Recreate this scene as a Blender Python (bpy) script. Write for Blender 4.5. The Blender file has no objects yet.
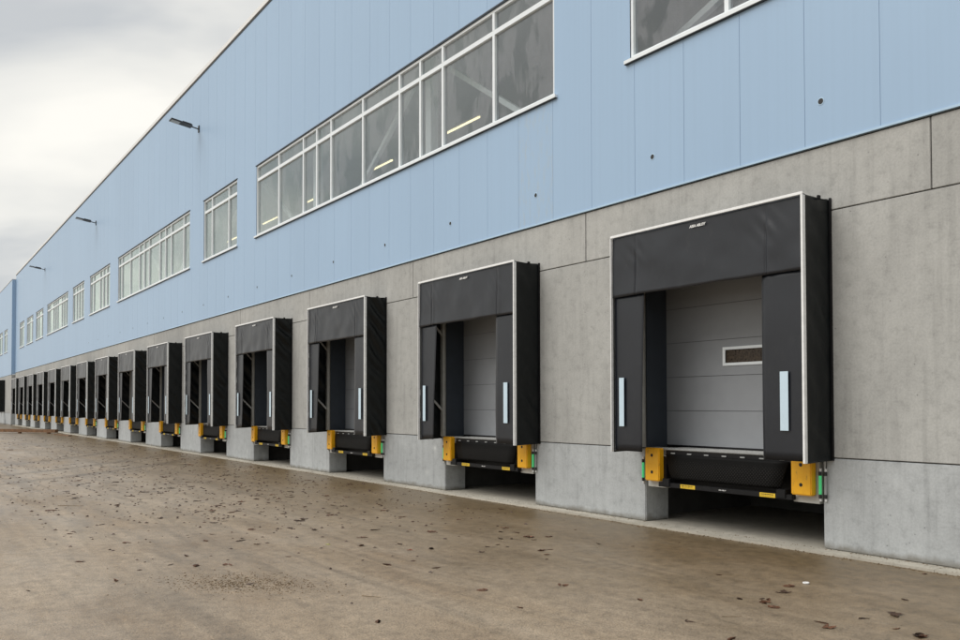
import bpy, bmesh, math, random
from mathutils import Vector, Matrix, noise
random.seed(7)
R = math.radians
scene = bpy.context.scene
COL = scene.collection

# ------------------------------------------------------------------ camera
CAM_F, CAM_YAW, CAM_PIT, CAM_ROLL, CAM_SH = 848.78, 0.96742, 0.02365, -0.00158, 65.63
CAM_POS = Vector((0.0, -9.436, 1.764))
fw = Vector((-math.sin(CAM_YAW) * math.cos(CAM_PIT), math.cos(CAM_YAW) * math.cos(CAM_PIT), math.sin(CAM_PIT)))
rt = Vector((math.cos(CAM_YAW), math.sin(CAM_YAW), 0))
up = rt.cross(fw)
rt, up = (rt * math.cos(CAM_ROLL) + up * math.sin(CAM_ROLL), up * math.cos(CAM_ROLL) - rt * math.sin(CAM_ROLL))
cd = bpy.data.cameras.new('camera'); cam = bpy.data.objects.new('camera', cd); COL.objects.link(cam)
cam.matrix_world = Matrix(((rt.x, up.x, -fw.x, CAM_POS.x), (rt.y, up.y, -fw.y, CAM_POS.y), (rt.z, up.z, -fw.z, CAM_POS.z), (0, 0, 0, 1)))
cd.sensor_fit = 'HORIZONTAL'; cd.sensor_width = 36; cd.lens = CAM_F / 960 * 36
cd.shift_y = CAM_SH / 960; cd.clip_start = 0.05; cd.clip_end = 3000
scene.camera = cam

def ground_at(px, py, z=-0.03):
    d = fw + rt * ((px - 480) / CAM_F) - up * ((py - 320 - CAM_SH) / CAM_F)
    return CAM_POS + d * ((z - CAM_POS.z) / d.z)

# ------------------------------------------------------------------ sky and sun
SUN_EL, SUN_AZ = 52, 197          # azimuth from +Y clockwise: in front of the facade
world = bpy.data.worlds.new('World'); scene.world = world; world.use_nodes = True
nt = world.node_tree; nt.nodes.clear()
def wn(t, **kw):
    n = nt.nodes.new(t)
    for k, v in kw.items(): setattr(n, k, v)
    return n
sky = wn('ShaderNodeTexSky'); sky.sky_type = 'NISHITA'; sky.sun_disc = False
sky.sun_elevation = R(SUN_EL); sky.sun_rotation = R(SUN_AZ); sky.air_density = 1.0; sky.dust_density = 2.0
tc = wn('ShaderNodeTexCoord'); sep = wn('ShaderNodeSeparateXYZ'); nt.links.new(tc.outputs['Generated'], sep.inputs[0])
mx = wn('ShaderNodeMath', operation='MAXIMUM'); nt.links.new(sep.outputs[2], mx.inputs[0]); mx.inputs[1].default_value = 0.0
ad = wn('ShaderNodeMath', operation='ADD'); nt.links.new(mx.outputs[0], ad.inputs[0]); ad.inputs[1].default_value = 0.22
dx = wn('ShaderNodeMath', operation='DIVIDE'); nt.links.new(sep.outputs[0], dx.inputs[0]); nt.links.new(ad.outputs[0], dx.inputs[1])
dy = wn('ShaderNodeMath', operation='DIVIDE'); nt.links.new(sep.outputs[1], dy.inputs[0]); nt.links.new(ad.outputs[0], dy.inputs[1])
cb = wn('ShaderNodeCombineXYZ'); nt.links.new(dx.outputs[0], cb.inputs[0]); nt.links.new(dy.outputs[0], cb.inputs[1])
cl = wn('ShaderNodeTexNoise'); cl.inputs['Scale'].default_value = 1.15; cl.inputs['Detail'].default_value = 5; cl.inputs['Roughness'].default_value = 0.5; cl.inputs['Distortion'].default_value = 0.5
mpp = wn('ShaderNodeMapping'); mpp.inputs['Location'].default_value = (3.1, 1.7, 0.4); nt.links.new(cb.outputs[0], mpp.inputs[0])
nt.links.new(mpp.outputs[0], cl.inputs['Vector'])
rp = wn('ShaderNodeValToRGB'); nt.links.new(cl.outputs[0], rp.inputs[0])
e = rp.color_ramp.elements
e[0].position = 0.36; e[0].color = (0.44, 0.455, 0.465, 1)
e[1].position = 0.64; e[1].color = (0.77, 0.75, 0.695, 1)
k = rp.color_ramp.elements.new(0.50); k.color = (0.63, 0.625, 0.595, 1)
sm = wn('ShaderNodeMix', data_type='RGBA'); sm.inputs[0].default_value = 0.06
sc = wn('ShaderNodeMix', data_type='RGBA', blend_type='MULTIPLY'); sc.inputs[0].default_value = 1.0
sc.inputs[7].default_value = (10, 10, 10, 1)          # cloud radiance, given back by the 0.1 strength below
nt.links.new(rp.outputs[0], sc.inputs[6])
nt.links.new(sc.outputs[2], sm.inputs[6]); nt.links.new(sky.outputs[0], sm.inputs[7])
bg = wn('ShaderNodeBackground'); bg.inputs[1].default_value = 0.1; nt.links.new(sm.outputs[2], bg.inputs[0])
wo = wn('ShaderNodeOutputWorld'); nt.links.new(bg.outputs[0], wo.inputs[0])

sl = bpy.data.lights.new('sun', 'SUN'); sl.energy = 1.5; sl.angle = R(50); sl.color = (1.0, 0.97, 0.93)
so = bpy.data.objects.new('sun', sl); COL.objects.link(so)
sdir = Vector((math.sin(R(SUN_AZ)) * math.cos(R(SUN_EL)), math.cos(R(SUN_AZ)) * math.cos(R(SUN_EL)), math.sin(R(SUN_EL))))
so.rotation_euler = sdir.to_track_quat('Z', 'Y').to_euler(); so.location = sdir * 60

vs = scene.view_settings; vs.view_transform = 'Standard'; vs.look = 'None'; vs.exposure = 0.45; vs.gamma = 1.0; vs.use_curve_mapping = False
scene.render.engine = 'CYCLES'

# ------------------------------------------------------------------ materials
class NB:
    """small node-graph builder for one material"""
    def __init__(s, name):
        s.m = bpy.data.materials.new(name); s.m.use_nodes = True; s.t = s.m.node_tree
        s.b = s.t.nodes['Principled BSDF']; s.out = s.t.nodes['Material Output']
        s.geo = s.t.nodes.new('ShaderNodeNewGeometry')
    def n(s, t, **kw):
        x = s.t.nodes.new(t)
        for k, v in kw.items(): setattr(x, k, v)
        return x
    def l(s, a, b): s.t.links.new(a, b)
    def pos(s, scale=(1, 1, 1), loc=(0, 0, 0), obj=False):
        m = s.n('ShaderNodeMapping'); m.inputs['Scale'].default_value = scale; m.inputs['Location'].default_value = loc
        if obj: s.l(s.n('ShaderNodeTexCoord').outputs['Object'], m.inputs[0])
        else: s.l(s.geo.outputs['Position'], m.inputs[0])
        return m.outputs[0]
    def noise(s, v, scale, detail=4, rough=0.55, dist=0.0):
        x = s.n('ShaderNodeTexNoise'); x.inputs['Scale'].default_value = scale; x.inputs['Detail'].default_value = detail
        x.inputs['Roughness'].default_value = rough; x.inputs['Distortion'].default_value = dist; s.l(v, x.inputs['Vector']); return x.outputs[0]
    def ramp(s, f, stops, interp='LINEAR'):
        r = s.n('ShaderNodeValToRGB'); r.color_ramp.interpolation = interp; el = r.color_ramp.elements
        while len(el) < len(stops): el.new(0.5)
        for e_, (p, c) in zip(el, stops):
            e_.position = p; e_.color = (c, c, c, 1) if not isinstance(c, tuple) else (*c, 1)
        s.l(f, r.inputs[0]); return r.outputs[0]
    def mix(s, fac, a, b, mode='MIX'):
        x = s.n('ShaderNodeMix', data_type='RGBA', blend_type=mode)
        for i, v in ((0, fac), (6, a), (7, b)):
            if isinstance(v, tuple): x.inputs[i].default_value = (*v, 1)
            elif isinstance(v, (int, float)): x.inputs[i].default_value = v
            else: s.l(v, x.inputs[i])
        return x.outputs[2]
    def math(s, op, a, b=None, c=None):
        x = s.n('ShaderNodeMath', operation=op)
        for i, v in enumerate((a, b, c)):
            if v is None: continue
            if isinstance(v, (int, float)): x.inputs[i].default_value = v
            else: s.l(v, x.inputs[i])
        return x.outputs[0]
    def bump(s, h, strength=0.3, dist=0.01):
        b = s.n('ShaderNodeBump'); b.inputs['Strength'].default_value = strength; b.inputs['Distance'].default_value = dist
        s.l(h, b.inputs['Height']); s.l(b.outputs[0], s.b.inputs['Normal'])
    def set(s, **kw):
        for k, v in kw.items():
            i = s.b.inputs[k.replace('_', ' ')]
            if hasattr(v, 'is_output') or isinstance(v, bpy.types.NodeSocket): s.l(v, i)
            elif isinstance(v, tuple): i.default_value = (*v, 1)
            else: i.default_value = v
        return s
M = {}
def simple(name, col, rough=0.5, metal=0.0, var=0.12, scale=6, spec=0.5, bump=0.0):
    b = NB(name)
    f = b.noise(b.pos(), scale, 5)
    c = b.mix(b.ramp(f, [(0.3, 0.0), (0.7, 1.0)]), tuple(v * (1 - var) for v in col), tuple(min(1, v * (1 + var)) for v in col))
    b.set(Base_Color=c, Roughness=b.ramp(f, [(0.3, max(0.02, rough - 0.06)), (0.7, min(1, rough + 0.08))]), Metallic=metal, Specular_IOR_Level=spec)
    if bump: b.bump(b.noise(b.pos(), scale * 12, 3), bump, 0.004)
    M[name] = b.m; return b.m

def concrete(name, lo, hi, streak=0.5, spots=False):
    b = NB(name)
    big = b.ramp(b.noise(b.pos((0.8, 0.8, 0.5)), 0.9, 6, 0.6, 0.8), [(0.3, 0.0), (0.72, 1.0)])
    c = b.mix(big, lo, hi)
    oi = b.n('ShaderNodeObjectInfo')
    c = b.mix(1.0, c, b.ramp(oi.outputs['Random'], [(0, 0.92), (1, 1.06)]), 'MULTIPLY')
    st = b.noise(b.pos((5, 5, 0.28)), 1.6, 5, 0.65)
    c = b.mix(streak, c, b.ramp(st, [(0.33, 0.66), (0.48, 1.0), (0.68, 1.10)]), 'MULTIPLY')
    fine = b.noise(b.pos(), 38, 4, 0.7)
    c = b.mix(0.55, c, b.ramp(fine, [(0.32, 0.78), (0.55, 1.02), (0.75, 1.12)]), 'MULTIPLY')
    mott = b.noise(b.pos(loc=(9, 3, 1)), 6, 6, 0.7)
    c = b.mix(0.6, c, b.ramp(mott, [(0.34, 0.74), (0.47, 1.0), (0.68, 1.14)]), 'MULTIPLY')
    vor = b.n('ShaderNodeTexVoronoi'); vor.inputs['Scale'].default_value = 9; vor.inputs['Randomness'].default_value = 1
    b.l(b.pos(), vor.inputs['Vector'])
    gate = b.ramp(b.noise(b.pos(loc=(4, 4, 4)), 1.7, 2), [(0.52, 0.0), (0.6, 1.0)])
    pit = b.math('MULTIPLY', b.ramp(vor.outputs['Distance'], [(0.05, 1.0), (0.11, 0.0)]), gate)
    c = b.mix(b.math('MULTIPLY', pit, 0.6), c, tuple(v * 0.35 for v in lo))
    if spots:
        v2 = b.n('ShaderNodeTexVoronoi'); v2.inputs['Scale'].default_value = 1.6; b.l(b.pos((1, 1, 1.0)), v2.inputs['Vector'])
        g2 = b.ramp(b.noise(b.pos(loc=(7, 1, 2)), 0.8, 2), [(0.40, 0.0), (0.5, 1.0)])
        sp = b.math('MULTIPLY', b.ramp(v2.outputs['Distance'], [(0.02, 1.0), (0.07, 0.4), (0.2, 0.0)]), g2)
        c = b.mix(b.math('MULTIPLY', sp, 0.75), c, (0.62, 0.64, 0.63))
        sepz = b.n('ShaderNodeSeparateXYZ'); b.l(b.geo.outputs['Position'], sepz.inputs[0])
        zz = b.math('ADD', sepz.outputs[2], b.math('MULTIPLY', b.noise(b.pos(), 5, 4), 0.16))
        c = b.mix(b.ramp(zz, [(0.10, 0.75), (0.17, 0.0)]), c, (0.16, 0.145, 0.115))   # splash dirt on the foot
    b.set(Base_Color=c, Roughness=b.ramp(mott, [(0.3, 0.72), (0.7, 0.9)]), Specular_IOR_Level=0.3)
    b.bump(b.math('ADD', b.math('MULTIPLY', fine, 0.5), b.math('SUBTRACT', mott, pit)), 0.35, 0.006)
    M[name] = b.m
concrete('concrete_wall', (0.355, 0.355, 0.340), (0.455, 0.455, 0.435), 0.36)
concrete('concrete_plinth', (0.37, 0.385, 0.39), (0.47, 0.49, 0.495), 0.4, True)
concrete('concrete_pale', (0.40, 0.37, 0.31), (0.52, 0.49, 0.42), 0.2)

def cladding(name, scuff=False):
    b = NB(name)
    oi = b.n('ShaderNodeObjectInfo')
    base = b.mix(b.ramp(b.noise(b.pos((0.3, 1, 0.2)), 0.7, 3), [(0.3, 0.0), (0.7, 1.0)]), (0.330, 0.468, 0.640), (0.345, 0.488, 0.665))
    c = b.mix(1.0, base, b.ramp(oi.outputs['Random'], [(0, 0.99), (1, 1.01)]), 'MULTIPLY')
    st = b.noise(b.pos((9, 9, 0.12)), 1.4, 5, 0.6)
    c = b.mix(0.10, c, b.ramp(st, [(0.3, 0.75), (0.55, 1.0)]), 'MULTIPLY')
    if scuff:
        d = b.noise(b.pos((6, 6, 1.4)), 2.2, 7, 0.7)
        c = b.mix(b.ramp(d, [(0.5, 0.0), (0.66, 0.5)]), c, (0.40, 0.46, 0.50))
    b.set(Base_Color=c, Roughness=0.42, Specular_IOR_Level=0.45)
    b.bump(b.noise(b.pos((1, 1, 0.45)), 1.1, 2), 0.12, 0.05)
    M[name] = b.m
cladding('cladding_blue'); cladding('cladding_blue_scuffed', True)
simple('joint_dark', (0.035, 0.032, 0.03), 0.9)
simple('joint_blue', (0.27, 0.41, 0.56), 0.8)
simple('white_frame', (0.80, 0.85, 0.88), 0.4, var=0.03)
simple('aluminium', (0.84, 0.85, 0.85), 0.42, 0.0, var=0.08, scale=14)
simple('flashing', (0.42, 0.58, 0.74), 0.35, var=0.05)
simple('dark_strip', (0.03, 0.035, 0.04), 0.5)
simple('galvanised', (0.5, 0.5, 0.48), 0.5, 0.15, var=0.18, scale=18)
simple('grey_post', (0.48, 0.48, 0.45), 0.65, var=0.15)
simple('black_steel', (0.008, 0.008, 0.009), 0.45, 0.0, var=0.3, spec=0.25)
simple('jamb_dark', (0.035, 0.045, 0.06), 0.5)
simple('door_grey', (0.27, 0.285, 0.305), 0.5, var=0.03)
simple('door_seam', (0.11, 0.115, 0.12), 0.7)
simple('reflective', (0.56, 0.70, 0.80), 0.3, var=0.04)
simple('label_yellow', (0.75, 0.50, 0.03), 0.5, var=0.06)
simple('plain_white', (0.78, 0.78, 0.77), 0.5, var=0.04)
simple('print_black', (0.02, 0.02, 0.02), 0.6)
simple('pit_concrete_shaded', (0.09, 0.088, 0.082), 0.9, var=0.25, scale=3)  # concrete darkened to put the pit's shade into its colour
simple('interior_wall', (0.50, 0.45, 0.54), 0.9, var=0.1, scale=1)
simple('interior_steel', (0.78, 0.84, 0.84), 0.6, var=0.05)
simple('roofing', (0.2, 0.2, 0.2), 0.9)
simple('lamp_body', (0.035, 0.037, 0.04), 0.45)
simple('timber', (0.19, 0.105, 0.055), 0.85, var=0.35, scale=5, bump=0.4)
simple('bin_blue', (0.03, 0.07, 0.2), 0.5)
simple('leaf_brown', (0.13, 0.055, 0.026), 0.55, var=0.5, scale=30)
simple('leaf_dark', (0.065, 0.034, 0.020), 0.5, var=0.4, scale=30)
simple('leaf_red', (0.21, 0.05, 0.02), 0.55, var=0.3, scale=30)
simple('leaf_yellow', (0.45, 0.47, 0.10), 0.6, var=0.2, scale=30)
simple('twig', (0.28, 0.22, 0.15), 0.8, var=0.3, scale=30)
simple('gravel', (0.13, 0.09, 0.05), 0.9, var=0.4, scale=40)
simple('grey_tube', (0.32, 0.33, 0.33), 0.3)

b = NB('bumper_yellow')
f = b.noise(b.pos(), 9, 6, 0.65)
c = b.mix(b.ramp(f, [(0.3, 0.0), (0.7, 1.0)]), (0.90, 0.44, 0.008), (0.97, 0.50, 0.012))
c = b.mix(b.ramp(b.noise(b.pos((1, 1, 0.4), (3, 1, 0)), 22, 6, 0.7), [(0.58, 0.0), (0.74, 0.5)]), c, (0.14, 0.08, 0.03))
b.set(Base_Color=c, Roughness=0.42); b.bump(b.noise(b.pos(), 60, 3), 0.12, 0.003); M['bumper_yellow'] = b.m

b = NB('lamp_green'); b.set(Base_Color=(0.05, 0.45, 0.16), Roughness=0.3, Emission_Color=(0.10, 0.8, 0.28), Emission_Strength=0.22); M['lamp_green'] = b.m
b = NB('tube_lit'); b.set(Base_Color=(0.9, 0.85, 0.6), Emission_Color=(1.0, 0.84, 0.46), Emission_Strength=1.6); M['tube_lit'] = b.m
b = NB('lamp_lens'); b.set(Base_Color=(0.45, 0.47, 0.46), Roughness=0.2); M['lamp_lens'] = b.m

def fabric(name, lo, hi, rough, sheen, spec=0.5):
    b = NB(name)
    f = b.noise(b.pos((1, 1, 0.7)), 3.0, 5, 0.6)
    c = b.mix(b.ramp(f, [(0.3, 0.0), (0.7, 1.0)]), lo, hi)
    dust = b.noise(b.pos((1.5, 1.5, 0.9), (5, 2, 8)), 4.5, 7, 0.7)
    c = b.mix(b.ramp(dust, [(0.55, 0.0), (0.85, 0.18)]), c, (0.08, 0.079, 0.076))
    w = b.noise(b.pos(), 420, 2)
    b.set(Base_Color=c, Roughness=rough, Specular_IOR_Level=spec, Sheen_Weight=sheen, Sheen_Roughness=0.18)
    b.bump(b.math('ADD', b.math('MULTIPLY', w, 0.25), b.noise(b.pos((1, 1, 1)), 7, 4)), 0.25, 0.006)
    M[name] = b.m
fabric('curtain_fabric', (0.0062, 0.0085, 0.0138), (0.0095, 0.0122, 0.0185), 0.36, 0.20, 0.55)
fabric('cover_fabric', (0.005, 0.0070, 0.0078), (0.007, 0.0090, 0.0098), 0.33, 0.0, 0.28)

b = NB('lip_tread')   # tear-plate relief on the hanging lip
p = b.pos((1, 1, 1), obj=True)
ch = b.n('ShaderNodeTexChecker'); ch.inputs['Scale'].default_value = 34
mp = b.n('ShaderNodeMapping'); mp.inputs['Rotation'].default_value = (0, R(45), 0); b.l(p, mp.inputs[0])
br = b.n('ShaderNodeTexVoronoi'); br.inputs['Scale'].default_value = 30; br.inputs['Randomness'].default_value = 0.1; b.l(mp.outputs[0], br.inputs['Vector'])
hgt = b.ramp(br.outputs['Distance'], [(0.15, 1.0), (0.4, 0.0)])
b.set(Base_Color=b.mix(hgt, (0.004, 0.004, 0.004), (0.022, 0.021, 0.020)), Roughness=0.6, Specular_IOR_Level=0.12); b.bump(hgt, 0.6, 0.004); M['lip_tread'] = b.m

def glass(name, film_amt, film_col, surf=1.5):
    b = NB(name); t = b.t
    b.t.nodes.remove(b.b)
    tr = b.n('ShaderNodeBsdfTransparent'); tr.inputs[0].default_value = (0.90, 0.91, 0.92, 1)
    df = b.n('ShaderNodeBsdfDiffuse'); df.inputs[0].default_value = (*film_col, 1)
    gl = b.n('ShaderNodeBsdfGlossy'); gl.inputs['Roughness'].default_value = 0.03; gl.inputs[0].default_value = (0.87, 0.98, 0.94, 1)
    # wet film: ragged curtain-like patches that run down the panes
    n1 = b.noise(b.pos((1.25, 1, 0.7)), 1.0, 7, 0.6, 0.5)
    n2 = b.noise(b.pos((9, 1, 0.9)), 1.0, 4, 0.55)
    fm = b.math('ADD', b.math('MULTIPLY', b.ramp(b.math('ADD', n1, b.math('MULTIPLY', n2, 0.20)), [(0.56, 0.0), (0.62, 1.0)]), film_amt * 0.9), film_amt * 0.25)
    fm = b.math('MULTIPLY', fm, b.ramp(b.noise(b.pos((3, 1, 1)), 3, 5), [(0.3, 0.75), (0.7, 1.2)]))
    m1 = b.n('ShaderNodeMixShader'); b.l(fm, m1.inputs[0]); b.l(tr.outputs[0], m1.inputs[1]); b.l(df.outputs[0], m1.inputs[2])
    lw = b.n('ShaderNodeLayerWeight'); lw.inputs[0].default_value = 0.5
    r_ = b.math('MULTIPLY_ADD', b.math('POWER', lw.outputs['Facing'], 4.6), 0.955, 0.045)     # Schlick, per pane face
    rf = b.math('DIVIDE', b.math('MULTIPLY', r_, surf), b.math('MULTIPLY_ADD', r_, surf - 1, 1.0))
    wv = b.n('ShaderNodeBump'); wv.inputs['Strength'].default_value = 0.02; wv.inputs['Distance'].default_value = 0.05; b.l(b.noise(b.pos(), 0.8, 1), wv.inputs['Height'])
    b.l(wv.outputs[0], gl.inputs['Normal'])
    m2 = b.n('ShaderNodeMixShader'); b.l(rf, m2.inputs[0]); b.l(m1.outputs[0], m2.inputs[1]); b.l(gl.outputs[0], m2.inputs[2])
    b.l(m2.outputs[0], b.out.inputs[0]); M[name] = b.m
glass('window_glass', 0.11, (0.50, 0.49, 0.53))
glass('door_glass', 0.05, (0.2, 0.15, 0.1), 1.0)
simple('door_pane', (0.055, 0.040, 0.028), 0.3, var=0.7, scale=30, spec=0.25)
simple('door_pane_back', (0.06, 0.04, 0.025), 0.7, var=0.6, scale=25)

def yard_material():
    b = NB('wet_yard')
    big = b.noise(b.pos((0.35, 1.0, 1)), 0.55, 6, 0.6, 0.7)
    c = b.mix(b.ramp(big, [(0.32, 0.0), (0.68, 1.0)]), (0.232, 0.162, 0.098), (0.345, 0.264, 0.178))
    # pale dried film, sky glare painted into it and the base; brown damp elsewhere
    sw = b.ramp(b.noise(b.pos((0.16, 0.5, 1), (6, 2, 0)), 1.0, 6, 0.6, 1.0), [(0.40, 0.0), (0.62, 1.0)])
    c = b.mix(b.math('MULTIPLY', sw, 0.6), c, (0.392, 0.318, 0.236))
    st = b.noise(b.pos((0.22, 2.2, 1), (2, 0, 0)), 1.0, 6, 0.62, 1.2)         # drag streaks along the building, brightened to paint in wet reflections
    c = b.mix(0.8, c, b.ramp(st, [(0.34, 0.70), (0.5, 1.0), (0.68, 1.2)]), 'MULTIPLY')
    fine = b.noise(b.pos(), 75, 5, 0.8)
    c = b.mix(0.95, c, b.ramp(fine, [(0.38, 0.48), (0.5, 1.0), (0.64, 1.5)]), 'MULTIPLY')
    vo = b.n('ShaderNodeTexVoronoi'); vo.inputs['Scale'].default_value = 36; b.l(b.pos(), vo.inputs['Vector'])   # exposed stones
    stone = b.math('MULTIPLY', b.ramp(vo.outputs['Distance'], [(0.18, 1.0), (0.34, 0.0)]), b.ramp(vo.outputs['Color'], [(0.55, 0.0), (0.75, 1.0)]))
    c = b.mix(b.math('MULTIPLY', stone, 0.75), c, b.mix(b.ramp(b.noise(b.pos(), 31, 2), [(0.42, 0.0), (0.58, 1.0)]), (0.07, 0.05, 0.03), (0.46, 0.39, 0.30)))
    mid = b.noise(b.pos(loc=(3, 8, 0)), 7, 6, 0.72)
    c = b.mix(0.85, c, b.ramp(mid, [(0.34, 0.72), (0.5, 1.0), (0.68, 1.2)]), 'MULTIPLY')
    # algae-green damp band along the kerb
    sp = b.n('ShaderNodeSeparateXYZ'); b.l(b.geo.outputs['Position'], sp.inputs[0])
    edge = b.math('ADD', sp.outputs[1], b.math('MULTIPLY', b.math('SUBTRACT', b.noise(b.pos((0.45, 0.8, 1)), 0.9, 6, 0.65, 0.8), 0.5), 5.0))
    band = b.ramp(b.math('MULTIPLY_ADD', edge, 0.19, 1.0), [(0.0, 0.0), (0.50, 0.55), (0.92, 1.0)])
    c = b.mix(b.math('MULTIPLY', band, 0.85), c, b.mix(0.9, (0.135, 0.095, 0.048), b.ramp(mid, [(0.3, 0.6), (0.7, 1.4)]), 'MULTIPLY'))
    # tyre tracks: dark double arcs swinging in towards the docks
    vd = b.n('ShaderNodeVectorMath', operation='DISTANCE'); b.l(b.geo.outputs['Position'], vd.inputs[0]); vd.inputs[1].default_value = (-52, -33, -0.03)
    rad = b.math('ADD', vd.outputs['Value'], b.math('MULTIPLY', b.noise(b.pos(), 0.3, 3), 0.5))
    tracks = None
    for r0 in (37.6, 39.4, 34.9):
        d = b.math('ABSOLUTE', b.math('SUBTRACT', rad, r0))
        t_ = b.ramp(d, [(0.10, 1.0), (0.28, 0.0)])
        tracks = t_ if tracks is None else b.math('MAXIMUM', tracks, t_)
    c = b.mix(b.math('MULTIPLY', tracks, b.math('MULTIPLY', mid, 0.8)), c, (0.10, 0.073, 0.046))
    wet = b.ramp(b.noise(b.pos((0.5, 1.3, 1), (1, 5, 0)), 0.8, 5, 0.6, 0.6), [(0.38, 0.0), (0.62, 1.0)])
    wet = b.math('MAXIMUM', wet, band)
    ro = b.math('ADD', b.ramp(wet, [(0.0, 0.53), (1.0, 0.34)]), b.math('MULTIPLY', b.math('SUBTRACT', fine, 0.5), 0.5))
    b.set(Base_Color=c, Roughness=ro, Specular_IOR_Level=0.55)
    b.bump(b.math('ADD', b.math('ADD', fine, b.math('MULTIPLY', stone, 0.4)), b.math('MULTIPLY', mid, 1.2)), 0.52, 0.012)
    M['wet_yard'] = b.m
yard_material()

# ------------------------------------------------------------------ mesh helpers
def bx(bm, x0, x1, y0, y1, z0, z1):
    vs_ = [bm.verts.new((x, y, z)) for z in (z0, z1) for y in (y0, y1) for x in (x0, x1)]
    for f_ in ((0, 2, 3, 1), (4, 5, 7, 6), (0, 1, 5, 4), (2, 6, 7, 3), (0, 4, 6, 2), (1, 3, 7, 5)):
        bm.faces.new([vs_[i] for i in f_])
def mesh_of(bm, name, smooth=False):
    me = bpy.data.meshes.new(name); bm.normal_update(); bm.to_mesh(me); bm.free()
    if smooth:
        for p_ in me.polygons: p_.use_smooth = True
    return me
def obj(name, me, mat, parent=None, loc=(0, 0, 0)):
    o = bpy.data.objects.new(name, me); COL.objects.link(o); o.location = loc
    if mat and not me.materials: me.materials.append(M[mat])
    if parent: o.parent = parent
    return o
def boxes(name, L, mat, parent=None, bevel=0.0, loc=(0, 0, 0), seg=2):
    bm = bmesh.new()
    for q in L: bx(bm, *q)
    if bevel: bmesh.ops.bevel(bm, geom=bm.edges[:], offset=bevel, segments=seg, affect='EDGES', clamp_overlap=True)
    return obj(name, mesh_of(bm, name), mat, parent, loc)
def bar(bm, a, b_, w, h=None, sides=4):
    a, b_ = Vector(a), Vector(b_); d = (b_ - a); L = d.length; d.normalize()
    u_ = d.cross(Vector((0, 0, 1)));
    if u_.length < 1e-4: u_ = Vector((1, 0, 0))
    u_.normalize(); v_ = u_.cross(d); h = h or w
    ring = []
    for p_ in (a, b_):
        ring.append([bm.verts.new(p_ + u_ * math.cos(2 * math.pi * (i + 0.5) / sides) * w * 0.5 * (1.414 if sides == 4 else 1) + v_ * math.sin(2 * math.pi * (i + 0.5) / sides) * h * 0.5 * (1.414 if sides == 4 else 1)) for i in range(sides)])
    for i in range(sides):
        j = (i + 1) % sides; bm.faces.new((ring[0][i], ring[0][j], ring[1][j], ring[1][i]))
    bm.faces.new(ring[0][::-1]); bm.faces.new(ring[1])
def cyl(name, a, b_, r, mat, parent=None, sides=14, smooth=True):
    bm = bmesh.new(); bar(bm, a, b_, 2 * r, 2 * r, sides)
    return obj(name, mesh_of(bm, name), mat, parent)
def empty(name, loc, parent=None):
    o = bpy.data.objects.new(name, None); COL.objects.link(o); o.location = loc; o.empty_display_size = 0.2
    if parent: o.parent = parent
    return o
def tag(o, label, cat, group=None, kind=None):
    o['label'] = label; o['category'] = cat
    if group: o['group'] = group
    if kind: o['kind'] = kind
    return o
def structure(o): o['kind'] = 'structure'; return o
def copy_tree(o, parent=None):
    c_ = o.copy(); COL.objects.link(c_); c_.parent = parent
    for ch_ in list(o.children): copy_tree(ch_, c_)
    return c_
def text_mesh(s, size, shear=0.0, bold=0.02):
    cu = bpy.data.curves.new('lettering', 'FONT'); cu.body = s; cu.size = size; cu.align_x = 'CENTER'; cu.align_y = 'CENTER'; cu.shear = shear
    cu.extrude = 0.0008; cu.offset = size * bold; cu.resolution_u = 3
    t_ = bpy.data.objects.new('lettering', cu); COL.objects.link(t_)
    bpy.context.view_layer.update()
    me = bpy.data.meshes.new_from_object(t_.evaluated_get(bpy.context.evaluated_depsgraph_get()))
    bpy.data.objects.remove(t_); bpy.data.curves.remove(cu)
    me.transform(Matrix.Rotation(R(90), 4, 'X')); me.materials.clear()
    return me
def sheet(name, nu, nv, fn, mat, parent, thick=0.004, smooth=True):
    """cloth: grid of nu x nv cells through fn(u, v), given a real thickness"""
    bm = bmesh.new()
    g = [[bm.verts.new(fn(i / nu, j / nv)) for i in range(nu + 1)] for j in range(nv + 1)]
    for j in range(nv):
        for i in range(nu): bm.faces.new((g[j][i], g[j][i + 1], g[j + 1][i + 1], g[j + 1][i]))
    bm.normal_update()
    bmesh.ops.solidify(bm, geom=bm.faces[:], thickness=thick)
    return obj(name, mesh_of(bm, name, smooth), mat, parent)

# ------------------------------------------------------------------ main measures (metres)
S = 5.72                 # dock spacing
XC0 = -7.742             # centre of the first dock
N = 15
PIT = 1.505              # half width of pit and door opening
ZP, ZJ, ZB, ZR = 1.118, 4.157, 4.98, 14.43   # plinth top, upper joint, cladding foot, roof
X_END, X_BEG = -91.9, 12.4
W0, W1, WT = 7.18, 9.41, 8.97                # window sill, head, transom
U = 0.9375
centres = [XC0 - i * S for i in range(N)]

# ------------------------------------------------------------------ ground
bm = bmesh.new()
vv = [bm.verts.new(q) for q in ((-420, -400, -0.03), (420, -400, -0.03), (420, 400, -0.03), (-420, 400, -0.03))]; bm.faces.new(vv)
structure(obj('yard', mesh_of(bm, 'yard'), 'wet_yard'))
n = 0
x = X_BEG
while x > X_END:          # pale concrete strip along the wall foot, cast in lengths; runs on as the pit floors
    x2 = max(x - S, X_END)
    o = boxes('apron_strip', [(x2 + 0.003, x - 0.003, -0.25, 3.1, -0.2, 0.0)], 'concrete_pale'); structure(o)
    x = x2

# ------------------------------------------------------------------ warehouse
wh = tag(empty('warehouse', (-40, 0, 0)), 'long warehouse with light blue cladding over bare concrete and a row of loading docks', 'warehouse')
OFF = Vector((40, 0, 0))
def wpart(name, L, mat, parent=None, bevel=0.0):
    return boxes(name, L, mat, parent or wh, bevel, loc=OFF if parent is None else (0, 0, 0))

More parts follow.
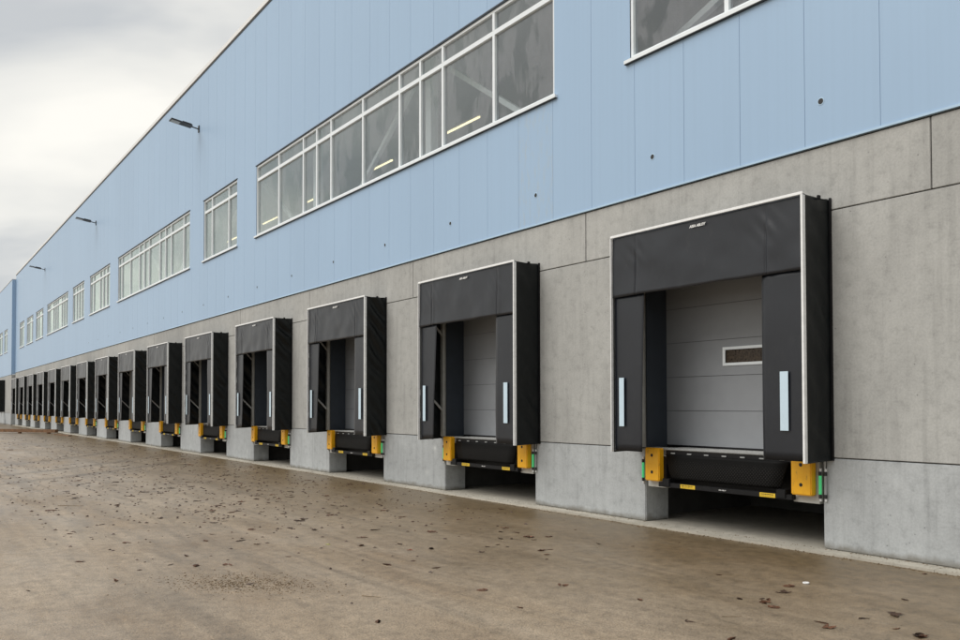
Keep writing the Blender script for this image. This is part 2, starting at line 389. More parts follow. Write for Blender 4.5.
def concrete_panels():
    g = 0.0065
    xj = -4.863
    # upper band
    xs = [X_BEG] + [xj + S * i for i in (3, 2, 1, 0)] ; xs = [v for v in xs if v <= X_BEG + 0.01]
    v = xj
    while v - S > X_END + 0.5: v -= S; xs.append(v)
    xs.append(X_END); xs = sorted(set(round(q, 3) for q in xs), reverse=True)
    for a, b_ in zip(xs[1:], xs[:-1]):
        wpart('concrete_panel', [(a + g, b_ - g, 0, 0.5, ZJ + g, ZB - 0.012)], 'concrete_wall', bevel=0.006)
        if b_ < X_BEG - 0.1: wpart('joint_seal', [(b_ - g, b_ + g, 0.014, 0.3, ZJ, ZB - 0.02)], 'joint_dark')
    # wall between the door openings, lintels, plinth blocks
    edges = [X_BEG]
    for c_ in centres: edges += [c_ + PIT, c_ - PIT]
    edges.append(X_END)
    for i in range(0, len(edges), 2):
        b_, a = edges[i], edges[i + 1]
        cuts = [b_]
        while cuts[-1] - a > 9.5: cuts.append(cuts[-1] - S)
        if a - cuts[-1] < 0 : cuts.append(a)
        for q1, q0 in zip(cuts[:-1], cuts[1:]):
            e0 = g if q0 > a + 0.01 else 0; e1 = g if q1 < b_ - 0.01 else 0
            wpart('concrete_panel', [(q0 + e0, q1 - e1, 0, 0.5, ZP + g, ZJ - g)], 'concrete_wall', bevel=0.006)
            wpart('plinth_block', [(q0 + e0, q1 - e1, 0, 0.5, 0.0, ZP - g)], 'concrete_plinth', bevel=0.012)
            if e0: wpart('joint_seal', [(q0 - g, q0 + g, 0.014, 0.3, 0.01, ZJ)], 'joint_dark')
        wpart('joint_seal', [(a + 0.03, b_ - 0.03, 0.016, 0.4, ZP - g, ZP + g)], 'joint_dark')
    for c_ in centres:
        wpart('lintel', [(c_ - PIT, c_ + PIT, 0.012, 0.5, 3.95, ZJ - g)], 'concrete_wall')
    wpart('joint_seal', [(X_END, X_BEG, 0.016, 0.45, ZJ - g, ZJ + g)], 'joint_dark')
concrete_panels()

# windows: (right edge, lights in units from the right, unit)
WINS = [(-9.51 + 14.86, [2, 2, 1, 1, 2, 2, 1, 1, 2, 2]), (-11.36, [2, 2, 1, 1, 2, 2, 1, 1, 2, 2]), (-28.08, [1, 2, 1]),
        (-33.65, [1, 2, 1, 1, 2, 1, 1, 2, 2, 0.8]), (-48.65, [1, 1, 1, 2, 1]), (-56.2, [1, 1, 1, 1.2]), (-62.05, [1, 1, 1, 2, 1, 1, 2, 1]),
        (-73.5, [1, 2, 1.4]), (-79.4, [1, 2, 1.3]), (-85.35, [2, 1.4])]
wspans = []
for xr, units in WINS:
    tot = sum(units); w = tot * U if tot != 16 else 14.86
    wspans.append((xr - w, xr, units))

def clip_panel(x0, x1, z0, z1, spans):
    """rectangles of one cladding sheet left over around the window openings"""
    cuts = sorted({x0, x1} | {v for s_ in spans for v in s_[:2] if x0 < v < x1})
    out = []
    for a, b_ in zip(cuts[:-1], cuts[1:]):
        m_ = (a + b_) / 2
        if any(s_[0] < m_ < s_[1] for s_ in spans): out += [(a, b_, z0, W0 - 0.03), (a, b_, W1 + 0.01, z1)]
        else: out.append((a, b_, z0, z1))
    return out
def joined(rects):
    """a sheet cut right through by a window is two sheets, one below and one above it"""
    if any(q[3] == max(p_[3] for p_ in rects) and q[2] == min(p_[2] for p_ in rects) for q in rects): return [rects]
    zm = W0 + 0.5
    return [[q for q in rects if q[3] < zm], [q for q in rects if q[2] > zm]]
PAN = 0.996
x = -5.43 + PAN * 17
i = 0
while x > X_END:
    x0 = max(x - PAN, X_END); x1 = min(x, X_BEG)
    if x1 - x0 > 0.05:
        g = 0.003
        rects = clip_panel(x0 + g, x1 - g, ZB + 0.03, ZR - 0.12, wspans)
        mat = 'cladding_blue_scuffed' if x0 < -11.9 < x1 else 'cladding_blue'
        for grp in joined(rects): wpart('cladding_panel', [(a, b_, -0.02, 0.10, z0, z1) for a, b_, z0, z1 in grp], mat)
        if i % 8 == 0:
            xe = max(x - PAN * 8, X_END)
            wpart('panel_joint', [(a, b_, -0.013, 0.09, z0, z1) for a, b_, z0, z1 in clip_panel(xe, x1, ZB + 0.035, ZR - 0.13, wspans)], 'joint_blue')
    x = x - PAN; i += 1
wpart('base_flashing', [(X_END, X_BEG, -0.034, 0.05, ZB + 0.006, ZB + 0.034)], 'flashing')
wpart('base_gap', [(X_END, X_BEG, 0.02, 0.3, ZB - 0.02, ZB + 0.004)], 'joint_dark')
wpart('roof_coping', [(X_END - 0.02, X_BEG, -0.06, 0.35, ZR - 0.10, ZR + 0.05)], 'plain_white', bevel=0.006)
wpart('coping_dark_strip', [(X_END, X_BEG, -0.035, 0.05, ZR - 0.16, ZR - 0.102)], 'dark_strip')  # plain dark strip directly below the coping
wpart('roof', [(X_END, X_BEG, 0.1, 40, ZR - 0.5, ZR - 0.12)], 'roofing')
wpart('end_wall', [(X_BEG - 0.2, X_BEG, 0.51, 40, 0, ZR - 0.51), (X_END, X_END + 0.2, 0.51, 40, 0, ZR - 0.51)], 'cladding_blue')
wpart('rear_wall', [(X_END + 0.21, X_BEG - 0.21, 39.7, 40, 0, ZR - 0.51)], 'cladding_blue')
wpart('interior_floor', [(X_END + 0.21, X_BEG - 0.21, 0.11, 9, 6.55, 6.75)], 'interior_wall')
wpart('interior_ceiling', [(X_END + 0.21, X_BEG - 0.21, 0.11, 9, 9.95, 10.1)], 'interior_wall')
wpart('interior_back_wall', [(X_END + 0.21, X_BEG - 0.21, 8.8, 8.99, 6.76, 9.94)], 'interior_wall')
wpart('floor_slab', [(X_END + 0.21, X_BEG - 0.21, 0.52, 39.6, ZP - 0.2, ZP + 0.02)], 'pit_concrete_shaded')
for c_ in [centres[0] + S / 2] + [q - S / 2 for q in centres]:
    wpart('pit_divider', [(c_ - 0.95, c_ + 0.95, 0.51, 3.0, 0, ZP - 0.21)], 'pit_concrete_shaded')
wpart('pit_back_wall', [(X_END + 0.21, X_BEG - 0.21, 3.01, 3.09, 0.002, ZP - 0.21)], 'pit_concrete_shaded')

def make_window(parent, off, x0, x1, units, y=0.0):
    """outer frame with its mullions, transom, sill and panes"""
    t = 0.055
    L = lambda *q: [tuple(q)]
    o = boxes('window', [(x0, x0 + t, y, y + 0.1, W0, W1), (x1 - t, x1, y, y + 0.1, W0, W1), (x0 + t, x1 - t, y + 0.001, y + 0.1, W0, W0 + t), (x0 + t, x1 - t, y + 0.001, y + 0.1, W1 - t, W1)], 'white_frame', parent, loc=off)
    boxes('transom', L(x0 + t, x1 - t, y + 0.004, y + 0.095, WT - 0.045, WT + 0.045), 'white_frame', o)
    boxes('sill', L(x0 - 0.08, x1 + 0.08, y - 0.075, y + 0.0, W0 - 0.06, W0 - 0.008), 'white_frame', o)
    boxes('sill_dark_edge', L(x0 - 0.08, x1 + 0.08, y - 0.065, y - 0.022, W0 - 0.072, W0 - 0.062), 'dark_strip', o)  # thin dark strip along the sill's underside
    boxes('head_shade_strip', L(x0 - 0.05, x1 + 0.05, y - 0.04, y - 0.022, W1 + 0.012, W1 + 0.032), 'dark_strip', o)  # dark strip painting the shade line above the window head
    tot = sum(units); xs = [x1]
    for u_ in units: xs.append(xs[-1] - u_ / tot * (x1 - x0))
    for m_ in xs[1:-1]:
        boxes('mullion', [(m_ - 0.036, m_ + 0.036, y + 0.002, y + 0.097, W0 + t, WT - 0.046), (m_ - 0.036, m_ + 0.036, y + 0.002, y + 0.097, WT + 0.046, W1 - t)], 'white_frame', o)
    for q1, q0 in zip(xs[:-1], xs[1:]):
        a = q0 + 0.03; b_ = q1 - 0.03
        boxes('pane', L(a, b_, y + 0.05, y + 0.056, W0 + 0.03, WT - 0.02), 'window_glass', o)
        boxes('pane', L(a, b_, y + 0.05, y + 0.056, WT + 0.02, W1 - 0.03), 'window_glass', o)
    return o
for x0, x1, units in wspans: make_window(wh, OFF, x0, x1, units)

# steel braces, columns and lit tubes inside, seen through the glass
for a, b_ in (((-16.46, 1, 9.61), (-13.2, 1, 7.45)), ((-18.03, 1, 9.6), (-20.9, 1, 7.7)), ((-28.28, 1, 9.43), (-25.2, 1, 7.46)), ((-31.0, 1, 9.07), (-33.3, 1, 7.6)),
              ((-7.6, 1, 8.4), (-9.9, 1, 7.6)), ((-36.0, 1, 9.4), (-39.0, 1, 7.5)), ((-44.0, 1, 9.4), (-41.0, 1, 7.5)), ((-52.0, 1, 9.4), (-54.5, 1, 7.5))):
    bm = bmesh.new(); bar(bm, a, b_, 0.11, 0.11); obj('interior_brace', mesh_of(bm, 'interior_brace'), 'interior_steel', wh, OFF)
for xc in (-10.9, -16.9, -23.4, -29.4, -35.0, -41.0, -47.6, -53.0, -58.5, -64.5, -70):
    wpart('interior_column', [(xc - 0.12, xc + 0.12, 0.75, 0.95, 6.76, 9.94)], 'interior_steel')
for xa, xb in ((-19.62, -18.03), (-24.15, -22.74), (-29.2, -28.3), (-33.81, -32.22), (-38.5, -37), (-43, -41.5), (-14.5, -13.0)):
    o = wpart('tube_light', [(xa, xb, 2.97, 3.01, 9.255, 9.29)], 'tube_lit')
    boxes('tube_housing', [(xa - 0.05, xb + 0.05, 2.95, 3.03, 9.292, 9.33)], 'plain_white', o)

# small ringed holes low in the cladding
bm = bmesh.new(); sg = 14
rings = [[bm.verts.new((math.cos(2 * math.pi * i_ / sg) * r_, y_, math.sin(2 * math.pi * i_ / sg) * r_)) for i_ in range(sg)] for r_, y_ in ((0.050, 0.0), (0.048, -0.003), (0.038, -0.004), (0.036, 0.0))]
for a, b_ in zip(rings[:-1], rings[1:]):
    for i_ in range(sg): bm.faces.new((a[i_], b_[i_], b_[(i_ + 1) % sg], a[(i_ + 1) % sg]))
ring_me = mesh_of(bm, 'hole_collar')
bm = bmesh.new(); bar(bm, (0, -0.0025, 0), (0, 0.02, 0), 0.073, 0.073, 14); hole_me = mesh_of(bm, 'hole')
for i_ in range(18):
    o = obj('hole_collar', ring_me, 'flashing', wh, Vector((-6.2 - 2.845 * i_ + 40, -0.021, 5.535)))
    obj('hole', hole_me, 'print_black', o)

# ------------------------------------------------------------------ projecting blue building at the end of the row
YF = -0.32
fb = tag(empty('end_building', (-110, YF, 0)), 'light blue clad building stepping slightly forward at the end of the dock row', 'building')
FO = Vector((110, -YF, 0)); FX1, FX0, FZ = X_END - 0.03, -150, 13.95
fspans = [(-98.6, -95.6, [1, 2]), (-103.6, -100.2, [1, 2]), (-112, -105.5, [1, 2, 1, 2])]
x = FX1
while x > FX0:
    x0 = max(x - 2 * PAN, FX0)
    for grp in joined(clip_panel(x0 + 0.006, x - 0.006, ZB - 0.17, FZ - 0.06, fspans)):
        boxes('cladding_panel', [(a, b_, YF - 0.02, YF + 0.1, z0, z1) for a, b_, z0, z1 in grp], 'cladding_blue', fb, loc=FO)
    x = x0
boxes('panel_joint', [(a, b_, YF - 0.006, YF + 0.09, z0, z1) for a, b_, z0, z1 in clip_panel(FX0 + 0.1, FX1 - 0.01, ZB - 0.16, FZ - 0.07, fspans)], 'joint_blue', fb, loc=FO)
boxes('corner_cladding', [(FX1 - 0.004, FX1 + 0.02, YF + 0.11, 0.6, ZB - 0.17, FZ - 0.06)], 'cladding_blue', fb, loc=FO)
boxes('corner_trim', [(FX1 - 0.05, FX1 + 0.03, YF - 0.03, YF + 0.108, ZB - 0.17, FZ - 0.06)], 'cladding_blue', fb, loc=FO)
boxes('concrete_wall', [(FX0, FX1, YF, YF + 0.4, ZP, ZB - 0.19)], 'concrete_wall', fb, loc=FO)
boxes('plinth', [(FX0, FX1, YF - 0.02, YF + 0.4, -0.1, ZP - 0.02)], 'concrete_plinth', fb, loc=FO)
boxes('roof_coping', [(FX0, FX1 + 0.04, YF - 0.06, YF + 0.35, FZ - 0.055, FZ)], 'plain_white', fb, loc=FO)
boxes('roof', [(FX0, FX1 - 0.1, YF + 0.12, 40, FZ - 0.5, FZ - 0.1)], 'roofing', fb, loc=FO)
boxes('interior', [(FX0 + 0.3, FX1 - 0.2, 3.0, 3.2, 6, 10.4), (FX0 + 0.3, FX1 - 0.2, YF + 0.12, 2.99, 10.41, 10.5), (FX0 + 0.3, FX1 - 0.2, YF + 0.12, 2.99, 5.9, 5.99)], 'interior_wall', fb, loc=FO)
for x0, x1, units in fspans: make_window(fb, FO, x0, x1, units, YF)

# ------------------------------------------------------------------ dock shelters
HW, DEP, ZT, ZC = 1.649, 0.543, 4.315, 1.085
def nz(x_, y_, z_, s_): return noise.noise(Vector((x_ * s_, y_ * s_, z_ * s_)))
logo_me = text_mesh('ASSA ABLOY', 0.047, 0.25, 0.05)
def make_shelter(seed):
    root = empty('dock_shelter', (0, 0, 0))
    ZL = lambda z: z - ZC
    yf = -DEP
    sx = seed * 13.7
    # head curtain: loose, pulled at the top corners, slit near both ends
    def head(u_, v_):
        x_ = -HW + 0.02 + u_ * (2 * HW - 0.04); z_ = 3.385 + v_ * (ZT - 0.02 - 3.385)
        if v_ == 0: z_ += 0.014 * nz(x_ + sx, 0, 0, 1.7)
        lo = 1 - v_
        y_ = yf + 0.006 + 0.016 * nz(x_ + sx, 2, z_, 2.3) * (0.35 + lo) + 0.004 * nz(x_ * 1.0 + sx, 7, z_ * 1.3, 3.5)
        for xs_, k_ in ((-HW + 0.49, 1.0), (HW - 0.55, 0.6)):
            y_ += k_ * 0.034 * math.exp(-((x_ - xs_) / 0.012) ** 2) * min(1, lo * 1.8)
            y_ -= k_ * 0.012 * math.exp(-((x_ - xs_ - 0.06) / 0.05) ** 2) * (0.3 + 0.7 * lo)
            dgl = (x_ - xs_) * 0.8 + (z_ - 4.1) * 0.7      # drag folds fanning from the corner
            y_ += 0.006 * math.sin(dgl * 34 + seed) * math.exp(-((x_ - xs_) / 0.22) ** 2) * math.exp(-((z_ - 4.0) / 0.22) ** 2)
        return (x_, y_ - 0.012 * lo, ZL(z_))
    hc = sheet('head_curtain', 220, 22, head, 'curtain_fabric', root)
    lg = obj('logo', logo_me, 'plain_white', hc, (0.03, yf - 0.022, ZL(4.19)))
    # side curtains
    for s_ in (-1, 1):
        def side(u_, v_, s_=s_):
            zt_ = 3.43; z_ = ZC + 0.005 + v_ * (zt_ - ZC)
            inner = 1.02 + ((0.05 if seed == 0 else 0.125) * (1 - v_) if s_ < 0 else 0.0) + 0.003 * nz(sx, s_ * 3, z_, 1.4)
            x_ = HW - 0.02 + u_ * (inner - HW + 0.02)
            y_ = yf + 0.030 + 0.007 * nz(x_ * s_ + sx, 5, z_, 1.5) + 0.005 * u_ * u_ * math.sin(z_ * 2.2 + seed)
            return (s_ * x_, y_, ZL(z_))
        sc_ = sheet('side_curtain', 10, 22, side, 'curtain_fabric', root)
        xa, xb = (-1.505, -1.405) if s_ < 0 else (1.29, 1.405)
        st_ = boxes('reflective_strip', [(xa, xb, yf - 0.002, yf + 0.004, ZL(1.455), ZL(2.175))], 'reflective', sc_)
    # white front frame
    boxes('frame_bar', [(-HW, HW, yf - 0.034, yf - 0.016, ZL(ZT - 0.036), ZL(ZT))], 'aluminium', root, 0.003)
    boxes('frame_bar', [(-HW - 0.002, -HW + 0.015, yf - 0.036, yf + 0.02, ZL(ZC - 0.015), ZL(ZT - 0.038))], 'aluminium', root, 0.003)
    boxes('frame_bar', [(HW - 0.028, HW + 0.002, yf - 0.036, yf + 0.02, ZL(ZC - 0.015), ZL(ZT - 0.038))], 'aluminium', root, 0.003)
    # side covers and roof cover of creased black cloth
    for s_ in (-1, 1):
        def cov(u_, v_, s_=s_):
            y_ = -u_ * (DEP - 0.01); z_ = ZC + 0.0 + v_ * (ZT - 0.03 - ZC) - 0.02 * u_ * (1 - v_)
            env = math.sin(math.pi * min(1, max(0, u_))) ** 0.7
            ph = (z_ * 1.0 + y_ * 1.05) * 13 + 2.6 * nz(y_ + sx, s_, z_, 1.3)
            wv_ = math.sin(ph); wv_ = math.copysign(abs(wv_) ** 0.7, wv_)
            amp = (0.007, 0.020, 0.038, 0.044, 0.036)[seed] * (0.3 + 0.9 * max(0, nz(sx, 3 * s_, z_, 0.9) + 0.45))
            x_ = HW - 0.012 + env * (amp * wv_ + 0.010 * nz(y_ * 2 + sx, 9, z_, 3.1)) - 0.012 * env
            return (s_ * x_, y_, ZL(z_))
        sheet('side_cover', 14, 130, cov, 'cover_fabric', root, 0.003)
    def top(u_, v_):
        x_ = -HW + 0.02 + u_ * (2 * HW - 0.04); y_ = -0.02 - v_ * (DEP - 0.03)
        return (x_, y_, ZL(ZT - 0.022 - 0.028 * math.sin(math.pi * v_) * (0.7 + 0.5 * nz(x_ + sx, 0, 0, 2)) + 0.004 * nz(x_, y_, sx, 9)))
    sheet('roof_cover', 40, 8, top, 'cover_fabric', root)
    boxes('cover_clip', [(HW - 0.015, HW + 0.012, -0.27, -0.22, ZL(ZT - 0.05), ZL(ZT - 0.006))], 'black_steel', root, 0.004)
    boxes('edge_strip', [(HW - 0.01, HW + 0.012, -0.03, -0.004, ZL(ZC), ZL(ZT - 0.01))], 'black_steel', root)
    boxes('edge_strip', [(-HW - 0.012, -HW + 0.01, -0.03, -0.004, ZL(ZC), ZL(ZT - 0.01))], 'black_steel', root)
    # wall posts and folding struts inside
    for s_ in (-1, 1):
        a, b_ = sorted((s_ * 1.60, s_ * 1.512))
        boxes('wall_post', [(a, b_, -0.06, -0.003, ZL(1.13), ZL(4.22))], 'grey_post', root)
        xx = s_ * (HW - 0.07)
        for z1_, z2_ in ((3.72, 3.22), (2.12, 1.66)):
            bm = bmesh.new(); bar(bm, (xx, yf + 0.05, ZL(z1_)), (xx - s_ * 0.03, -0.04, ZL(z2_)), 0.028, 0.04)
            obj('strut', mesh_of(bm, 'strut'), 'galvanised', root)
        bm = bmesh.new(); bar(bm, (xx, yf + 0.05, ZL(ZC + 0.06)), (xx, yf + 0.05, ZL(ZT - 0.06)), 0.03, 0.03)
        obj('front_post', mesh_of(bm, 'front_post'), 'galvanised', root)
    return root

# ------------------------------------------------------------------ overhead doors
def make_door(vision=True):
    root = empty('overhead_door', (0, 0, 0)); z00 = 1.14
    zs = [1.155, 1.68, 2.195, 2.72, 3.245, 3.77, 4.1]
    for i_, (a, b_) in enumerate(zip(zs[:-1], zs[1:])):
        if i_ == 2 and vision:
            bm = bmesh.new()
            for q in ((-1.5, -0.375, a, b_), (0.375, 1.5, a, b_), (-0.375, 0.375, a, 2.345), (-0.375, 0.375, 2.595, b_)):
                bx(bm, q[0], q[1], 0.45, 0.50, q[2] + (0.004 if q[2] == a else 0) - z00, q[3] - (0.004 if q[3] == b_ else 0) - z00)
            d_ = obj('door_section', mesh_of(bm, 'door_section'), 'door_grey', root)
            boxes('vision_frame', [(-0.385, 0.385, 0.435, 0.449, 2.335 - z00, 2.375 - z00), (-0.385, 0.385, 0.435, 0.449, 2.565 - z00, 2.605 - z00),
                                   (-0.385, -0.34, 0.4355, 0.449, 2.376 - z00, 2.564 - z00), (0.34, 0.385, 0.4355, 0.449, 2.376 - z00, 2.564 - z00)], 'white_frame', d_)
            boxes('vision_pane', [(-0.36, 0.36, 0.462, 0.468, 2.36 - z00, 2.58 - z00)], 'door_pane', d_)
            boxes('vision_backing', [(-0.374, 0.374, 0.488, 0.498, 2.347 - z00, 2.593 - z00)], 'door_pane_back', d_)
        else:
            boxes('door_section', [(-1.5, 1.5, 0.45, 0.50, a + 0.004 - z00, b_ - 0.004 - z00)], 'door_grey', root)
    boxes('section_joint', [(-1.5, 1.5, 0.458, 0.49, z_ - 0.0038 - z00, z_ + 0.0038 - z00) for z_ in zs[1:-1]], 'door_seam', root)
    boxes('bottom_seal', [(-1.5, 1.5, 0.455, 0.495, 1.122 - z00, 1.157 - z00)], 'black_steel', root)
    for s_ in (-1, 1):
        a, b_ = sorted((s_ * 1.503, s_ * 1.475))
        boxes('jamb', [(a, b_, 0.012, 0.44, 1.13 - z00, 3.94 - z00)], 'jamb_dark', root)
    return root

# ------------------------------------------------------------------ dock levellers
lab_me = text_mesh('ASSA ABLOY', 0.022, 0.2)
def make_leveller():
    root = empty('dock_leveller', (0, 0, 0))
    boxes('platform', [(-1.13, 1.13, 0.0, 2.4, 1.10, 1.128)], 'galvanised', root)
    boxes('platform_edge', [(-1.13, 1.13, -0.028, -0.002, 1.108, 1.128)], 'grey_tube', root, 0.003)
    boxes('hinge_band', [(-1.12, 1.12, -0.012, 0.05, 1.02, 1.099)], 'black_steel', root)
    for i_ in range(7):
        xx = -0.93 + i_ * 0.31
        boxes('hinge_lug', [(xx - 0.04, xx + 0.04, -0.026, -0.0125, 1.05, 1.068)], 'grey_tube', root, 0.003)
    def lip(u_, v_):
        w_ = 0.93 + 0.12 * v_; bulge = math.sin(math.pi * (0.25 + 0.75 * v_))
        return ((2 * u_ - 1) * w_, -0.045 - 0.02 * bulge, 0.685 + 0.355 * v_)
    sheet('lip', 8, 10, lip, 'lip_tread', root, 0.014)
    boxes('crossbar', [(-1.14, 1.14, -0.11, -0.03, 0.565, 0.632)], 'black_steel', root, 0.006)
    cb_ = root.children[-1]
    for xa, xb in ((-0.71, -0.44), (0.65, 0.89)):
        l_ = boxes('warning_label', [(xa, xb, -0.1125, -0.1105, 0.572, 0.626)], 'label_yellow', cb_)
        rq = random.Random(int(xa * 100)); marks = []; q_ = xa + 0.02      # the small print is too fine to read: dark strokes in two rows
        while q_ < xb - 0.03:
            w_ = rq.uniform(0.006, 0.02); marks.append((q_, q_ + w_, -0.1134, -0.1126, 0.603, 0.603 + rq.uniform(0.009, 0.014)))
            marks.append((q_ + 0.002, q_ + w_ * 0.8, -0.1134, -0.1126, 0.584, 0.584 + rq.uniform(0.006, 0.010))); q_ += w_ + 0.006
        pm = boxes('print', marks, 'print_black', l_); pm['kind'] = 'stuff'
    obj('logo', lab_me, 'plain_white', cb_, (0.04, -0.1112, 0.60))
    for s_ in (-1, 1):
        boxes('lip_keeper', [(s_ * 0.98 - 0.07, s_ * 0.98 + 0.07, -0.125, -0.0, 0.58, 0.69)], 'black_steel', root, 0.008)
        boxes('side_arm', [(s_ * 1.09 - 0.03, s_ * 1.09 + 0.03, -0.02, 0.6, 0.60, 1.01)], 'black_steel', root, 0.004)
    boxes('underframe', [(-1.05, 1.05, 0.25, 0.33, 0.52, 1.05), (-0.9, -0.8, 0.34, 2.3, 0.75, 1.05), (0.8, 0.9, 0.34, 2.3, 0.75, 1.05)], 'black_steel', root)
    return root

# ------------------------------------------------------------------ bumpers with their back plates
def make_bumper():
    root = empty('dock_bumper', (0, 0, 0))
    boxes('back_plate', [(-0.185, 0.185, -0.012, 0.2, -0.10, 0.49)], 'grey_post', root, 0.004)
    bl = boxes('bumper_block', [(-0.145, 0.145, -0.125, -0.014, 0, 0.49)], 'bumper_yellow', root, 0.014, seg=3)
    for zz in (0.13, 0.38):
        cyl('bolt_hole', (0, -0.127, zz), (0, -0.10, zz), 0.024, 'print_black', bl)
        cyl('bolt_head', (0.008, -0.1285, zz), (0.008, -0.1271, zz), 0.011, 'black_steel', bl, 6)
    return root

# ------------------------------------------------------------------ guide lights
def make_light(lit):
    root = empty('guide_light', (0, 0, 0))
    cyl('tube', (0, -0.028, 0.05), (0, -0.028, 0.28), 0.017, 'lamp_green' if lit else 'grey_tube', root)
    for a, b_ in ((0.0, 0.05), (0.28, 0.33)): cyl('socket', (0, -0.028, a), (0, -0.028, b_), 0.019, 'print_black', root)
    for a, b_ in ((-0.035, 0.0), (0.33, 0.365)): cyl('bracket', (0, -0.022, a), (0, -0.022, b_), 0.013, 'plain_white', root)
    boxes('base_rail', [(-0.014, 0.014, -0.006, -0.001, -0.04, 0.37)], 'grey_post', root)
    if not lit: cyl('cable', (0.0, -0.012, 0.365), (0.01, -0.010, 0.52), 0.005, 'print_black', root, 6)
    return root

ORD = ['first', 'second', 'third', 'fourth', 'fifth', 'sixth', 'seventh', 'eighth', 'ninth', 'tenth', 'eleventh', 'twelfth', 'thirteenth', 'fourteenth', 'fifteenth']
shelters = [make_shelter(i_) for i_ in range(5)]
used_sh = set()
proto = {'door': make_door(), 'plain_door': make_door(False), 'lev': make_leveller(), 'bump': make_bumper(), 'lit': make_light(True), 'off': make_light(False)}
fresh = dict.fromkeys(proto, True)
def place(key, loc, label, cat, group):
    if fresh[key]: o = proto[key]; fresh[key] = False
    else: o = copy_tree(proto[key])
    o.location = loc; tag(o, label, cat, group); return o
def place_shelter(v, loc, label):
    o = shelters[v] if v not in used_sh else copy_tree(shelters[v]); used_sh.add(v)
    o.location = loc; tag(o, label, 'dock shelter', 'dock shelters along the warehouse wall'); return o
for i_, xc in enumerate(centres):
    at = f'{ORD[i_]} dock from the bare concrete stretch'
    place_shelter(0 if i_ == 0 else 1 + (i_ - 1) % 4, (xc, 0, ZC), f'black fabric dock shelter with white front frame, {at}')
    place('door' if i_ == 0 else 'plain_door', (xc, 0, 1.14), f'grey sectional overhead door ' + ('with a small window ' if i_ == 0 else '') + f'inside the {at}', 'door', 'overhead doors in the docks')
    place('lev', (xc, 0, 0), f'black dock leveller with hanging lip and yellow labels, {at}', 'dock leveller', 'dock levellers')
    place('bump', (xc - 1.255, 0, 0.64), f'yellow bumper by the single green light, {at}', 'bumper', 'yellow dock bumpers')
    place('bump', (xc + 1.275, 0, 0.64), f'yellow bumper by the paired guide lights, {at}', 'bumper', 'yellow dock bumpers')
    if i_ < 9:
        place('lit', (xc - 1.53, 0, 0.615), f'lone slim green guide light, {at}', 'guide light', 'guide lights at the docks')
        place('lit', (xc + 1.49, -0.014, 0.615), f'slim green guide light of the pair, {at}', 'guide light', 'guide lights at the docks')
        place('off', (xc + 1.555, 0, 0.615), f'slim unlit guide light of the pair, {at}', 'guide light', 'guide lights at the docks')
place_shelter(1, (XC0 - 16 * S, YF, ZC + 0.12), 'black fabric dock shelter on the projecting blue building')

# ------------------------------------------------------------------ wall lamps
def make_lamp():
    root = empty('wall_lamp', (0, 0, 0))
    boxes('wall_plate', [(-0.07, 0.07, -0.03, -0.0, -0.13, 0.13)], 'lamp_body', root, 0.006)
    bm = bmesh.new(); bar(bm, (0, -0.03, 0.0), (0, -0.33, 0.05), 0.05, 0.05, 10); obj('arm', mesh_of(bm, 'arm'), 'lamp_body', root)
    bm = bmesh.new()
    bx(bm, -0.15, 0.15, -0.42, 0.0, -0.035, 0.035)
    for v_ in bm.verts:
        if v_.co.z > 0: v_.co.x *= 0.8
    bx(bm, -0.17, 0.17, -0.80, -0.421, -0.03, 0.022)
    for k_ in range(5): bx(bm, -0.13 + k_ * 0.06, -0.11 + k_ * 0.06, -0.38, -0.03, 0.036, 0.06)
    bmesh.ops.transform(bm, matrix=Matrix.Translation((0, -0.28, 0.05)) @ Matrix.Rotation(R(-9), 4, 'X'), verts=bm.verts)
    hd = obj('lamp_head', mesh_of(bm, 'lamp_head'), 'lamp_body', root)
    bm = bmesh.new(); bx(bm, -0.14, 0.14, -0.77, -0.45, -0.036, -0.031)
    bmesh.ops.transform(bm, matrix=Matrix.Translation((0, -0.28, 0.05)) @ Matrix.Rotation(R(-9), 4, 'X'), verts=bm.verts)
    obj('lens', mesh_of(bm, 'lens'), 'lamp_lens', hd)
    return root
lp = make_lamp()
for i_, (xx, wtxt) in enumerate(((-32.5, 'the three-light window'), (-52.6, 'the five-light window'), (-72.8, 'the long eight-light window'))):
    o = lp if i_ == 0 else copy_tree(lp); o.location = (xx, -0.02, 12.32)
    tag(o, f'dark wall lamp on a short arm high above the edge of {wtxt}', 'wall lamp', 'wall lamps on the blue cladding')

# ------------------------------------------------------------------ timber and bin at the far end of the yard
ta = tag(empty('timber_beam', (-63, -2.0, -0.03)), 'long brown timber beam raised on blocks across the far end of the yard', 'timber')
a, b_ = Vector((-61.2, -0.75, 0)) - Vector((-63, -2, 0)), Vector((-68.0, -5.6, 0)) - Vector((-63, -2, 0))
bm = bmesh.new(); bar(bm, a + Vector((0, 0, 0.19)), b_ + Vector((0, 0, 0.19)), 0.26, 0.2); obj('beam', mesh_of(bm, 'beam'), 'timber', ta)
for t_ in (0.08, 0.38, 0.7, 0.95):
    p_ = a.lerp(b_, t_); boxes('block', [(p_.x - 0.12, p_.x + 0.12, p_.y - 0.1, p_.y + 0.1, 0.0, 0.088)], 'timber', ta)
tb = tag(empty('plank', (-57.5, -0.85, -0.03)), 'short loose brown plank lying near the concrete strip', 'timber')
bm = bmesh.new(); bar(bm, (-1.6, -0.25, 0.03), (1.5, 0.1, 0.03), 0.2, 0.05); obj('board', mesh_of(bm, 'board'), 'timber', tb)
bn = tag(empty('wheeled_bin', (-97.2, -1.35, -0.03)), 'dark blue bin with white lid before the projecting blue building', 'bin')
boxes('bin_body', [(-0.45, 0.45, -0.35, 0.35, 0.12, 0.95)], 'bin_blue', bn, 0.04)
